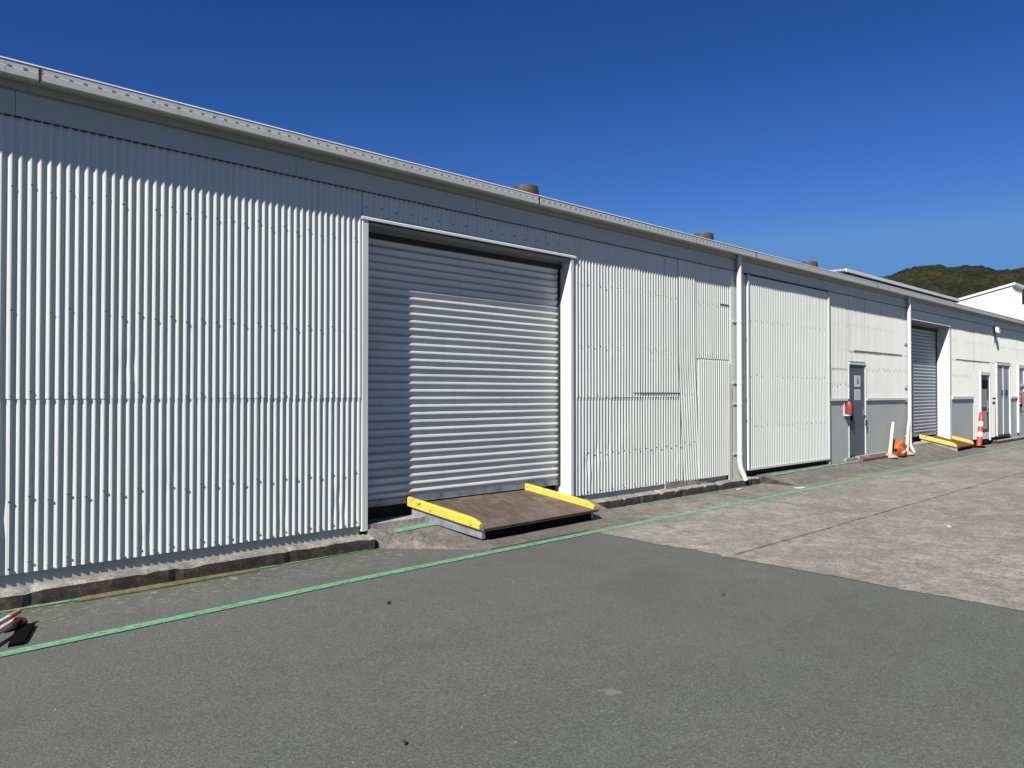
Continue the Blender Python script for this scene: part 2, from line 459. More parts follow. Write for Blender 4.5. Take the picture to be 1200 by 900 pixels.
kerb(-12, 5.04, .150, -.01, 'kerb', 0)
kerb(8.95, 14.05, .150, .0, 'kerb', 4)
kerb(30.9, 70, .12, .02, 'kerb', 9)

# low mossy slab at the foot of the kerb
ms = MB()
pts = [(1.9, -.15), (2.7, -.15), (3.3, -.135), (3.56, -.13), (3.60, -.01), (2.0, .0)]
ms.add([(x, y, .002) for x, y in pts] + [(x, y, .020) for x, y in pts], [(6, 7, 8, 9, 10, 11)] + [(i, (i + 1) % 6, (i + 1) % 6 + 6, i + 6) for i in range(6)], 'olive_slab')
structure(ms.build('mossy_step'))

# concrete apron in front of the first roller door
def apz(x, y):
    P = [(.42, .262), (.15, .222), (-.10, .150), (-.45, .055), (-.72, .018), (-.98, .002)]
    if y >= P[0][0]: return P[0][1]
    for (ya, za), (yb, zb) in zip(P[:-1], P[1:]):
        if y >= yb: return zb + (za - zb) * (y - yb) / (ya - yb)
    return 0.0
ap = MB(); rows = []
ys = [.42, .3, .2, .15, .12, .06, 0, -.06, -.12, -.2, -.28, -.36, -.44, -.52, -.6, -.7, -.8, -.9, -.97]
for y in ys:
    xl = 5.045 if y > .1 else 5.05 + (.12 - y) * .85 + noise.noise((0, y * 9, 1)) * .05
    xr = 8.6 + (0 if y > .12 else .36)
    row = []
    for i in range(33):
        x = xl + (xr - xl) * i / 32
        z = apz(x, y) + noise.noise((x * 2, y * 3, 5)) * .006
        row.append((x, y, max(z, G(x) + .007)))
    rows.append(row)
ap.grid(rows, 'concrete_apron', True)
ap.grid([[r[0] for r in rows], [(r[0][0] - .02 + noise.noise((r[0][1] * 12, 0, 0)) * .02, r[0][1] - .02, -.02) for r in rows]], 'concrete_apron', False)
ap.grid([[(r[-1][0], r[-1][1], -.02) for r in rows], [r[-1] for r in rows]], 'concrete_apron', False)
ap.box(5.045, 8.6, .145, .46, .215, .272, 'ledge_pale')
structure(ap.build('door_apron'))
g3 = MB()
strip(g3, [(5.32, -.01), (5.5, 0), (5.7, .02), (5.95, .03), (6.1, .03)], .085, .010, 'green_line', zf=apz)
structure(g3.build('apron_green_line'))

# apron in front of sliding door and office door
def ap2z(x, y):
    top = .165 if x < 17.9 else .165
    return G(x) + max(.006, top * min(1, max(0, (y + .62) / .70)))
a2 = MB(); rows = []
for y in (.5, .3, .15, .1, .02, -.06, -.14, -.24, -.34, -.44, -.54, -.62, -.68):
    rows.append([(14.12 + 8.9 * i / 60 + (.25 * max(0, .1 - y) if i == 0 else 0), y, ap2z(14.2 + 8.9 * i / 60, y) + noise.noise((i * .3, y * 3, 2)) * .006) for i in range(61)])
a2.grid(rows, 'concrete_apron', True)
a2.grid([[r[0] for r in rows], [(r[0][0], r[0][1], 0) for r in rows]], 'kerb_face', False)
structure(a2.build('side_apron'))
g4 = MB()
strip(g4, wobbly((14.4, -.04), (18.9, .0), .2, .02, 6), .07, .014, 'green_line_worn', zf=lambda x, y: ap2z(x, y), wj=.4)
structure(g4.build('apron_worn_green_line'))
# apron in front of second roller door
a3 = MB(); rows = []
for y in (.6, .15, .1, 0, -.15, -.3, -.5, -.8):
    t_ = min(1, max(0, (y + .8) / .95))
    rows.append([(22.9 + 3.8 * i / 20, y, G(25) + .004 + .28 * t_ ** 1.3 + noise.noise((i * .5, y * 3, 2)) * .008) for i in range(21)])
a3.grid(rows, 'concrete_apron', True)
for k in (0, -1): a3.grid([[r[k] for r in rows], [(r[k][0], r[k][1], 0) for r in rows]], 'concrete_apron', False)
a3.box(22.75, 26.08, .16, .60, .05, .395, 'ledge_pale')
structure(a3.build('second_door_apron'))

# ================================================================= WAREHOUSE
WH = empty('warehouse', (18, 6, 0), 'long white corrugated iron warehouse with roller doors and a continuous gutter', 'warehouse')
def part(mb, name, parent=WH, label=None):
    o = mb.build(name)
    if parent is not None:
        o.parent = parent
        o.matrix_parent_inverse = parent.matrix_world.inverted()
        # keep world placement: parent empties sit at their own location, no rotation
        loc = Vector(parent.location)
        p = parent
        while p.parent: p = p.parent; loc += Vector(p.location)
        from mathutils import Matrix
        o.matrix_parent_inverse = Matrix.Translation(-loc)
    if label: o['label'] = label
    return o

XA0, XA1 = -9.0, 4.955
XB0, XB1 = 8.70, 13.20
# section A
rd = random.Random(12)
mb = MB()
corrugated(mb, XA0, XA1, .268, 4.20, seam=1.77, nails=[(3.60, 2, 1), (2.54, 2, 1), (1.80, 2, 1), (.90, 2, 1), (.335, 2, 1)],
           dents=[(3.97, .50, .045, .012), (3.92, .45, .03, -.006), (2.38, 2.1, .05, .011), (2.45, 1.95, .03, -.005), (4.62, .60, .03, .008), (2.72, .35, .04, -.008), (2.55, .4, .03, .009)] + [(rd.uniform(.8, 4.9), rd.choice([rd.uniform(.3, 1.4), rd.uniform(.3, 3.6)]), rd.uniform(.02, .06), rd.uniform(-.007, .011)) for _ in range(16)], seed=2)
part(mb, 'wall_cladding')
# section B, with skewed patch sheets
mb = MB()
def skewB(x, z):
    if 11.60 < x: return 0
    return 0
D_B = [(8.98, .72, .06, .013), (9.06, .55, .05, -.010), (9.22, .9, .05, .012), (9.30, .75, .06, -.006), (11.55, .9, .05, .011), (11.45, .62, .05, -.008), (11.9, 2.1, .05, .010)] + [(rd.uniform(8.8, 13), rd.choice([rd.uniform(.3, 1.2), rd.uniform(.3, 3)]), rd.uniform(.03, .07), rd.uniform(-.007, .012)) for _ in range(14)]
corrugated(mb, XB0, XB1, .262, 4.20, seam=1.76, nails=[(3.50, 2, .6), (2.56, 2, 1), (1.80, 3, .6), (.92, 2, 1), (.32, 2, 1)], dents=D_B, seed=5)
# patch: overlapping sheet with sheared ribs
def sheared(mb, x0, x1, z0, z1, shear, yo, seed):
    n = int((x1 - x0) / PITCH * 10); rows = []
    for r in range(14):
        z = z0 + (z1 - z0) * r / 13; row = []
        s = shear * min(0, z - 2.5) / (2.5 - z0) if shear > 0 else 0
        for i in range(n + 1):
            xx = (x1 - x0) * i / n
            row.append((x0 + xx - s, WY + yo - AMP * math.cos(2 * math.pi * (x0 + xx - 1.46) / PITCH) + noise.noise((xx * 3, z, seed)) * .003, z))
        rows.append(row)
    mb.grid(rows, 'white_iron', True)
sheared(mb, 11.42, 11.95, .265, 4.19, .15, -.011, 3)
sheared(mb, 12.06, 13.12, .27, 2.44, -.02, -.022, 8)
mb.box(12.05, 13.14, WY - .020, WY - .004, 2.435, 2.452, 'dark_rust')
mb.box(12.82, 13.15, WY - .012, WY - .004, 3.485, 3.505, 'dark_rust')
mb.box(10.15, 11.50, WY - .012, WY - .0035, 1.815, 1.828, 'dark_rust')
part(mb, 'wall_cladding')
# recessed base board under A and B
mb = MB()
mb.box(XA0, 4.96, .185, .215, .10, .32, 'dado_grey'); part(mb, 'base_board')
mb = MB()
mb.box(XB0, 11.05, .185, .22, .10, .32, 'dado_grey'); mb.box(11.05, 12.35, .14, .21, .10, .285, 'kerb_top'); mb.box(12.35, 13.2, .185, .22, .10, .32, 'flash_grey')
part(mb, 'base_board')

mb = MB(); corrugated(mb, 4.965, 8.70, 3.86, 4.2, nails=[(4.0, 3, .5)], seed=41); part(mb, 'wall_cladding')
mb = MB(); corrugated(mb, 22.75, 26.30, 3.90, 4.2, 'white_iron_aged', seed=42); part(mb, 'wall_cladding')
# section D upper cladding (sits around the office door)
DX0, DX1 = 17.50, 22.75
mb = MB()
corrugated(mb, DX0, 18.66, 1.68, 4.2, 'white_iron_aged', seam=2.42, nails=[(3.5, 2, 1), (2.9, 2, 1), (2.05, 2, 1)], seed=11)
corrugated(mb, 19.62, DX1, 1.68, 4.2, 'white_iron_aged', seam=2.87, nails=[(3.5, 2, 1), (2.45, 2, 1)], seed=12)
corrugated(mb, 18.66, 19.62, 2.60, 4.2, 'white_iron_aged', seam=2.86, nails=[(3.5, 2, 1)], seed=13)
mb.box(18.95, 22.1, WY - .012, WY - .0035, 2.862, 2.874, 'dark_rust')
part(mb, 'wall_cladding')
mb = MB(); mb.box(DX0 + .01, 18.63, .150, .19, .12, 1.64, 'dado_grey'); part(mb, 'dado_panel')
mb = MB(); mb.box(19.66, DX1, .150, .19, .12, 1.64, 'dado_grey')
part(mb, 'dado_panel')
mb = MB(); mb.box(DX0 + .01, 18.63, .112, .15, 1.645, 1.70, 'white_trim'); part(mb, 'dado_rail')
mb = MB(); mb.box(19.66, DX1, .112, .15, 1.645, 1.70, 'white_trim')
part(mb, 'dado_rail')
# section E
mb = MB()
corrugated(mb, 26.30, 28.62, 1.70, 4.2, 'white_iron_aged', seam=2.90, nails=[(3.5, 2, 1), (2.4, 2, 1)], seed=21)
corrugated(mb, 28.50, 29.20, .30, 2.56, 'white_iron_aged', seed=27)
corrugated(mb, 30.36, 31.12, .30, 2.56, 'white_iron_aged', seed=28)
corrugated(mb, 28.62, 31.10, 2.50, 4.2, 'white_iron_aged', seam=2.91, nails=[(3.5, 2, 1)], seed=22)
corrugated(mb, 31.10, 33.0, 2.95, 4.2, 'white_iron_aged', nails=[(3.5, 2, 1)], seed=23)
corrugated(mb, 33.0, 34.05, 1.70, 4.2, 'white_iron_aged', seam=2.87, nails=[(3.5, 2, 1)], seed=24)
corrugated(mb, 34.05, 36.0, 2.90, 4.2, 'white_iron_aged', nails=[(3.5, 2, 1)], seed=25)
corrugated(mb, 36.0, 62.0, .3, 4.2, 'white_iron_aged', seam=1.8, seed=26, rows_step=.8)
mb.box(26.8, 30.4, WY - .012, WY - .0035, 2.90, 2.912, 'dark_rust')
part(mb, 'wall_cladding')
mb = MB(); mb.box(26.30, 28.45, .150, .19, .12, 1.64, 'dado_grey'); part(mb, 'dado_panel')
mb = MB(); mb.box(33.03, 34.05, .150, .19, .12, 1.64, 'dado_grey'); part(mb, 'dado_panel')
mb = MB(); mb.box(34.1, 36.0, .150, .19, .12, 1.15, 'dado_grey')
part(mb, 'dado_panel')
mb = MB(); mb.box(26.30, 28.45, .105, .15, 1.645, 1.73, 'white_trim'); part(mb, 'dado_rail')
mb = MB(); mb.box(33.03, 34.0, .105, .15, 1.645, 1.72, 'white_trim')
part(mb, 'dado_rail')

# top flashing band, fascia, soffit
mb = MB()
x = XA0; k = 0
while x < 62:
    xe = min(62, x + 2.62)
    dy = .0015 * (k % 2)
    mb.extr([(.118 + dy, 4.178), (.122 + dy, 4.388), (.150, 4.388), (.128, 4.178)], x, xe - .004, 'flash_grey')
    x = xe; k += 1
k = -140
while 1.46 + k * PITCH < 60:
    xx = 1.46 + k * PITCH
    if xx > XA0 and not (13.7 < xx < 17.5): mb.box(xx + .012, xx + .062, .1165, .14, 4.170, 4.1785, 'gap_shade_grey')  # dark dashes painted as the shadow gaps between flashing edge and rib valleys
    k += 1
part(mb, 'flashing_band')
mb = MB()
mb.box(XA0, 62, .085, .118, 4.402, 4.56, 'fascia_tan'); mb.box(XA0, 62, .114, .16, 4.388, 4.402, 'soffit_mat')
part(mb, 'fascia_board')
# gutter with overflow slots
mb = MB()
x = XA0; k = 0
rng = random.Random(4)
while x < 62:
    xe = min(62, x + 6.1 if k else x + 10.62)
    jy = rng.uniform(-.003, .003)
    prof = [(.084, 4.470), (-.050 + jy, 4.455), (-.066 + jy, 4.465), (-.067 + jy, 4.522), (-.065 + jy, 4.526), (-.065 + jy, 4.532), (-.065 + jy, 4.572), (-.03 + jy, 4.572), (-.03 + jy, 4.485), (.084, 4.49)]
    mb.extr(prof, x, xe - .006, 'gutter_mat')
    mb.box(xe - .012, xe + .002, -.0725, -.063, 4.462, 4.573, 'dark_rust')
    x = xe; k += 1
part(mb, 'gutter')
mb = MB()
x = 1.667 - .115 * 90
while x < 40:
    mb.box(x - .014, x + .014, -.0715, -.063, 4.527 + rng.uniform(-.002, .002), 4.538, 'slot_brown'); 
    x += .1145
o = part(mb, 'overflow_slots'); o['kind'] = 'stuff'
mb = MB()
mb.extr([(-.072, 4.577), (-.069, 4.588), (-.03, 4.594), (.3, 4.66), (.3, 4.645), (-.03, 4.583), (-.069, 4.573)], XA0, 62, 'gutter_lip')
part(mb, 'roof_edge')
# roof: corrugated both slopes (coarse)
mb = MB()
xs_ = [XA0 + (62 - XA0) * i / 900 for i in range(901)]
rr = []
for (y, z) in ((.26, 4.665), (12, 6.95), (23.7, 4.67)):
    rr.append([(x, y, z + .009 * math.cos(i * math.pi)) for i, x in enumerate(xs_)])
mb.grid(rr, 'roof_iron', False)
part(mb, 'roof')
# body: end walls, back wall, inner floor
mb = MB()
for x in (XA0 + .02, 61.98):
    mb.add([(x, .2, 0), (x, 23.6, 0), (x, 23.6, 4.66), (x, 12, 6.93), (x, .2, 4.63)], [(0, 1, 2, 3, 4)], 'white_iron')
mb.quad((XA0, 23.6, 0), (62, 23.6, 0), (62, 23.6, 4.66), (XA0, 23.6, 4.66), 'white_iron')
part(mb, 'end_wall')
mb = MB()
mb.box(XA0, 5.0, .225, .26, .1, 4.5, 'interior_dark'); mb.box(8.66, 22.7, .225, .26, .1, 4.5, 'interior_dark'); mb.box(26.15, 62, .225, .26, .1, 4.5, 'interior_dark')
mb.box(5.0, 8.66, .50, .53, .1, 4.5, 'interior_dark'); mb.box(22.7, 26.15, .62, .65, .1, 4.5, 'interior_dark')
part(mb, 'inner_lining')

# ---------- roller door bays
def roller_bay(x0, x1, zb, zt, ys, pitch, jr, name_lbl, lintel=True, shut_top=None):
    # returns: door mesh part with subparts; x0..x1 clear opening at wall face
    root = MB()
    # curtain: rounded slats
    zz0 = zb + .07; n = int((zt - .0 - zz0) / pitch)
    prof = []
    for k in range(n + 1):
        for q in range(14):
            u = q / 14
            z = zz0 + pitch * (k + u)
            if z > zt + .05: break
            # convex slat with a tight groove
            t1_ = u / .62; t2_ = (1 - u) / .38; yb = -.026 * ((.90 * t1_ + .10 * math.sin(math.pi / 2 * t1_)) if u < .62 else math.sin(math.pi / 2 * t2_) ** .9)
            prof.append((ys + yb, z))
    # split along x to bow slightly with dents
    cols = []
    X = [x0 - .0 + (x1 - x0) * i / 40 for i in range(41)]
    rows = []
    for (y, z) in prof:
        rows.append([(x, y + .006 * noise.noise((x * .8, z * .9, 3)) + .0035 * noise.noise((x * 3.1, round((z - zz0) / pitch - .5) * 1.7, 7)), z + .004 * noise.noise((x * .7, z * .4, 1))) for x in X])
    root.grid(rows, 'shutter_steel', True)
    door = part(root, 'roller_door', label=name_lbl)
    b = MB(); b.box(x0, x1, ys - .022, ys + .02, zb, zb + .072, 'galvanised')
    b.box(x0, x1, ys - .032, ys - .022, zb, zb + .012, 'galvanised')
    o = b.build('bottom_rail'); o.parent = door
    b = MB(); b.box(x1 - .035, x1 + .02, ys - .045, ys - .024, zb, zt + .02, 'interior_dark'); o = b.build('guide_rail'); o.parent = door
    b = MB(); b.box(x0 - .02, x0 + .035, ys - .045, ys - .024, zb, zt, 'interior_dark')
    o = b.build('guide_rail'); o.parent = door
    # head box, dark with rollers
    b = MB(); b.box(x0, x1, ys - .06, ys + .02, zt - .03, zt + .12, 'soffit_mat')
    b.box(x0, x1, ys - .075, ys - .035, zt - .10, zt - .035, 'interior_dark')
    o = b.build('head_box'); o.parent = door
    return door
roller_bay(5.035, 8.606, .435, 3.79, .388, .0975, .2, 'wide steel roller door behind the ramp nearest the camera')
rd2 = roller_bay(22.75, 26.08, .56, 3.84, .525, .0975, .3, 'far steel roller door right of the second downpipe')
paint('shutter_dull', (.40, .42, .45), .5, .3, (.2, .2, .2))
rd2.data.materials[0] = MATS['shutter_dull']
# frames (jambs + reveals + canopy flashing)
mb = MB()
mb.box(4.958, 5.033, .128, .17, .205, 3.90, 'white_trim')         # left jamb face
mb.box(4.975, 5.033, .17, .46, .205, 3.90, 'white_trim')          # left reveal
part(mb, 'door_jamb')
mb = MB()
mb.box(8.608, 8.665, .129, .46, .21, 3.86, 'white_trim')
mb.box(8.665, 8.70, .145, .23, .21, 3.86, 'white_trim')
part(mb, 'door_jamb')
mb = MB()
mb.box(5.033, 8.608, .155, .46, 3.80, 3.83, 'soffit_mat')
mb.extr([(.116, 3.846), (.116, 3.872), (.15, 3.905), (.15, 3.846)], 4.94, 8.72, 'white_trim')
part(mb, 'door_head')
mb = MB(); mb.box(22.62, 22.748, .127, .60, .30, 3.90, 'white_trim'); part(mb, 'door_jamb')
mb = MB(); mb.box(26.082, 26.15, .127, .62, .30, 3.875, 'white_trim'); mb.box(26.15, 26.30, .14, .23, .15, 3.875, 'white_trim'); part(mb, 'door_jamb')
mb = MB()
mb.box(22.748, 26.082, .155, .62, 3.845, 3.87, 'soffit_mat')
mb.extr([(.112, 3.875), (.112, 3.90), (.15, 3.93), (.15, 3.875)], 22.6, 26.2, 'white_trim')
part(mb, 'door_head')

# ---------- sliding door (proud corrugated leaf)
mb = MB()
corrugated(mb, 13.80, 17.42, .34, 4.14, 'white_iron', yoff=-.045, nails=[(3.3, 3, .5), (2.2, 3, .5), (1.2, 3, .5)], seed=31, sheet=10, wob=.8)
mb2 = MB()
o = part(mb, 'sliding_door', label='tall corrugated sliding door leaf between the first downpipe and the office door')
mb2 = MB(); mb2.box(13.76, 13.81, .082, .15, .31, 4.15, 'white_trim'); mb2.box(17.41, 17.455, .082, .15, .31, 4.15, 'white_trim'); mb2.box(13.81, 17.41, .085, .15, .305, .345, 'white_trim')
f = mb2.build('door_frame'); f.parent = o
mb2 = MB(); mb2.box(13.7, 17.5, .10, .16, 4.142, 4.172, 'dark_rust'); f = mb2.build('door_track'); f.parent = o
mb = MB()
mb.box(13.9, 17.50, .19, .22, .10, .33, 'dark_rust'); mb.box(17.46, 17.51, .10, .20, .15, 4.17, 'flash_grey')
part(mb, 'threshold_board')
# flat trim boards behind downpipe
mb = MB(); mb.box(13.20, 13.76, .135, .20, .16, 4.178, 'white_trim'); part(mb, 'cover_board')
mb = MB(); mb.box(13.10, 13.20, .118, .139, .17, 2.0, 'cream_trim'); part(mb, 'cover_board')

# ---------- downpipes
def downpipe(x, zb, top):
    mb = MB()
    r = .050
    mb.tube([(x, .048, top), (x, .048, top - .3), (x, .048, .62), (x, .048, .52), (x + .015, .04, .40), (x + .07, .01, zb + .10), (x + .11, -.015, zb + .0)], r, 'white_trim', 18)
    d = part(mb, 'downpipe')
    for z in (3.2, 2.02, 1.62, .66):
        b = MB(); b.tube([(x, .048, z - .022), (x, .048, z + .022)], r + .006, 'white_trim', 18)
        b.box(x - .12, x + .12, .118, .130, z - .018, z + .018, 'white_trim')
        q = b.build('bracket'); q.parent = d
    return d
downpipe(13.36, .155, 4.46)
downpipe(22.40, .20, 4.46)

# ---------- office door
mb = MB()
mb.box(18.66, 19.60, .148, .20, .32, 2.52, 'door_grey')
d = part(mb, 'door', label='dark grey office door with two white notices')
b = MB(); b.box(18.63, 18.66, .138, .20, .28, 2.56, 'white_trim'); b.box(19.60, 19.64, .128, .20, .28, 2.56, 'white_trim'); b.box(18.66, 19.60, .118, .20, 2.52, 2.575, 'white_trim')
for zz in (.62, 1.42, 2.25): b.tube([(18.665, .142, zz - .05), (18.665, .142, zz + .05)], .009, 'galvanised', 8)
q = b.build('door_frame'); q.parent = d
b = MB(); b.box(18.66, 19.60, .146, .21, .27, .32, 'interior_dark'); q = b.build('door_sill'); q.parent = d
b = MB(); b.tube([(19.49, .15, 1.36), (19.49, .10, 1.36), (19.40, .095, 1.36)], .012, 'galvanised', 8); b.box(19.465, 19.515, .143, .152, 1.26, 1.46, 'galvanised')
q = b.build('door_handle'); q.parent = d
b = MB(); b.box(19.53, 19.60, .085, .11, 1.02, 1.16, 'black_paint'); q = b.build('lock_box'); q.parent = d
b = MB(); b.box(18.98, 19.33, .145, .152, 1.98, 2.26, 'sign_white')
b.tube([(19.17, .1445, 2.20), (19.17, .142, 2.20)], .024, 'black_paint', 10)
b.hexa([(19.13, .1425, 2.05), (19.22, .1425, 2.05), (19.22, .145, 2.05), (19.13, .145, 2.05), (19.15, .1425, 2.17), (19.20, .1425, 2.17), (19.20, .145, 2.17), (19.15, .145, 2.17)], 'black_paint')
q = b.build('door_notice'); q.parent = d
b = MB(); b.box(18.98, 19.33, .145, .152, 1.66, 1.92, 'sign_white')
for i in range(5): b.box(19.01, 19.30 - .04 * (i % 2), .1425, .145, 1.70 + i * .04, 1.712 + i * .04, 'dado_grey')
q = b.build('door_notice'); q.parent = d
mb = MB(); mb.box(18.35, 19.7, .09, .147, .15, .27, 'ledge_pale'); part(mb, 'door_step')
mb = MB()
n = 20
for i in range(n):
    xa = 19.0 + 3.4 * i / n; xb = 19.0 + 3.4 * (i + 1) / n
    mb.box(xa, xb - .004, -.05 + .01 * noise.noise((i, 0, 0)), .14, .19, .235 + .008 * noise.noise((i, 2, 0)), 'timber_brown')
mb.box(19.0, 22.4, .04, .149, .235, .30, 'ledge_pale')
part(mb, 'sill_beam')

# ---------- dark glazed door + double door + window at the far end
mb = MB()
mb.box(29.20, 29.28, .10, .20, .22, 2.56, 'porch_white'); mb.box(30.27, 30.35, .10, .20, .22, 2.56, 'porch_white'); mb.box(29.28, 30.27, .10, .20, 2.45, 2.56, 'porch_white'); mb.box(29.28, 30.27, .125, .20, .28, .50, 'porch_white')
part(mb, 'porch_frame')
mb = MB()
for (a, b_, c, d_) in ((29.28, 29.42, .50, 2.45), (30.13, 30.27, .50, 2.45), (29.42, 30.13, 2.28, 2.45), (29.42, 30.13, .50, .62), (29.42, 30.13, 1.26, 1.36)):
    mb.box(a, b_, .13, .17, c, d_, 'black_paint')
d = part(mb, 'glazed_door', label='narrow black framed glass door')
b = MB(); b.box(29.42, 30.13, .145, .155, .62, 1.26, 'door_glass'); b.box(29.42, 30.13, .145, .155, 1.36, 1.98, 'door_glass'); b.box(29.42, 30.13, .145, .155, 1.98, 2.28, 'void_black'); q = b.build('pane'); q.parent = d
b = MB(); b.box(30.0, 30.03, .09, .13, 1.2, 1.6, 'galvanised'); q = b.build('door_handle'); q.parent = d
mb = MB(); mb.box(30.55, 30.95, .085, .10, 1.62, 1.68, 'interior_dark'); part(mb, 'wall_vent')
mb = MB(); mb.tube([(30.85, .05, 1.55), (30.85, .05, .35)], .035, 'cream_trim', 10); part(mb, 'short_pipe')
for i, (xa, xb) in enumerate(((31.22, 32.02), (32.06, 32.86))):
    mb = MB(); mb.box(xa, xb, .14, .19, .36, 2.84, 'door_lightgrey')
    d = part(mb, 'door')
    b = MB(); b.box(xb - .16 if i == 0 else xa + .32, xb - .12 if i == 0 else xa + .44, .10, .14, 1.75, 1.95, 'black_paint')
    q = b.build('door_handle'); q.parent = d
mb = MB(); mb.box(31.14, 31.22, .10, .19, .30, 2.92, 'white_trim'); mb.box(32.86, 32.94, .10, .19, .30, 2.92, 'white_trim'); mb.box(32.022, 32.058, .12, .19, .36, 2.84, 'white_trim')
mb.box(31.22, 32.86, .10, .19, 2.84, 2.92, 'white_trim'); mb.box(31.22, 32.86, .12, .2, .27, .36, 'interior_dark')
part(mb, 'door_frame')
mb = MB(); mb.box(34.18, 34.9, .13, .16, 2.2, 2.80, 'door_glass')
d = part(mb, 'window')
b = MB(); b.box(34.08, 34.18, .09, .19, 1.9, 2.92, 'white_trim'); b.box(34.9, 35.0, .09, .19, 1.9, 2.92, 'white_trim'); b.box(34.18, 34.9, .09, .19, 2.80, 2.92, 'white_trim'); b.box(34.18, 34.9, .09, .19, 2.1, 2.2, 'white_trim')
q = b.build('window_frame'); q.parent = d
mb = MB(); mb.box(34.18, 36.0, .14, .19, 1.15, 2.1, 'dado_grey'); mb.box(35.0, 36.0, .14, .19, 2.1, 2.92, 'dado_grey'); part(mb, 'dado_panel')
mb = MB(); mb.box(33.98, 34.08, .08, .19, .35, 2.95, 'white_trim'); part(mb, 'door_frame')

# ---------- roof ventilators (parts of the warehouse)
for x in (12.62, 20.2, 27.25):
    y = 5.1; zb = 4.665 + (y - .26) * .1947 - .05
    mb = MB(); mb.tube([(x, y, zb), (x, y, 6.30)], .24, 'vent_brown', 20)
    v_ = part(mb, 'roof_ventilator', label=None)
    b = MB(); b.tube([(x, y, 6.28), (x, y, 6.32), (x, y, 6.58), (x, y, 6.62)], [.27, .295, .295, .29], 'vent_brown', 24)
    for kk in range(10):
        an = kk * math.pi / 5
        b.box(x + .295 * math.cos(an) - .008, x + .295 * math.cos(an) + .008, y + .295 * math.sin(an) - .008, y + .295 * math.sin(an) + .008, 6.33, 6.57, 'vent_brown')
    q = b.build('ventilator_cap'); q.parent = v_

# ================================================================= FIRE EXTINGUISHERS
def extinguisher(x, z, lbl, first=[None]):
    r = empty('fire_extinguisher', (x, .15, z), lbl, 'fire extinguisher', 'fire extinguishers on the warehouse wall')
    b = MB(); b.box(-.16, -.10, -.02, .0, -.34, .10, 'white_band'); b.box(-.16, .12, -.14, .0, -.36, -.325, 'white_band')
    q = b.build('bracket'); q.parent = r
    b = MB(); b.tube([(.02, -.09, -.31), (.02, -.09, -.28), (.02, -.09, .02), (.02, -.09, .08), (.02, -.09, .11)], [.075, .085, .085, .055, .025], 'red_paint', 16); q = b.build('cylinder'); q.parent = r
    b = MB(); b.tube([(.02, -.09, .11), (.02, -.09, .15)], .02, 'black_paint', 8); b.box(-.0, .13, -.10, -.08, .15, .17, 'black_paint'); q = b.build('handle'); q.parent = r
    b = MB(); b.tube([(.04, -.10, .12), (.14, -.12, .08), (.17, -.13, -.10), (.16, -.12, -.30), (.17, -.10, -.42), (.19, -.10, -.52)], [.018, .02, .022, .026, .034, .045], 'rubber_black', 8); q = b.build('hose'); q.parent = r
    r.scale = (.75, .85, .75)
    return r
extinguisher(18.46, 1.56, 'red fire extinguisher in white bracket left of the dark grey office door')
extinguisher(34.12, 1.72, 'red fire extinguisher below the window at the far right end of the wall')

# floodlight
fl = empty('floodlight', (30.9, .12, 4.10), 'small white floodlight on the wall above the black framed glass door', 'light')
b = MB(); b.hexa([(-.10, -.17, -.16), (.10, -.17, -.16), (.10, -.08, -.12), (-.10, -.08, -.12), (-.10, -.15, .04), (.10, -.15, .04), (.10, -.03, .08), (-.10, -.03, .08)], 'white_band'); q = b.build('lamp_housing'); q.parent = fl
b = MB(); b.box(-.03, .03, -.08, .0, -.06, .02, 'black_paint'); b.tube([(0, -.02, -.06), (0, -.03, -.35)], .02, 'black_paint', 8); q = b.build('bracket'); q.parent = fl

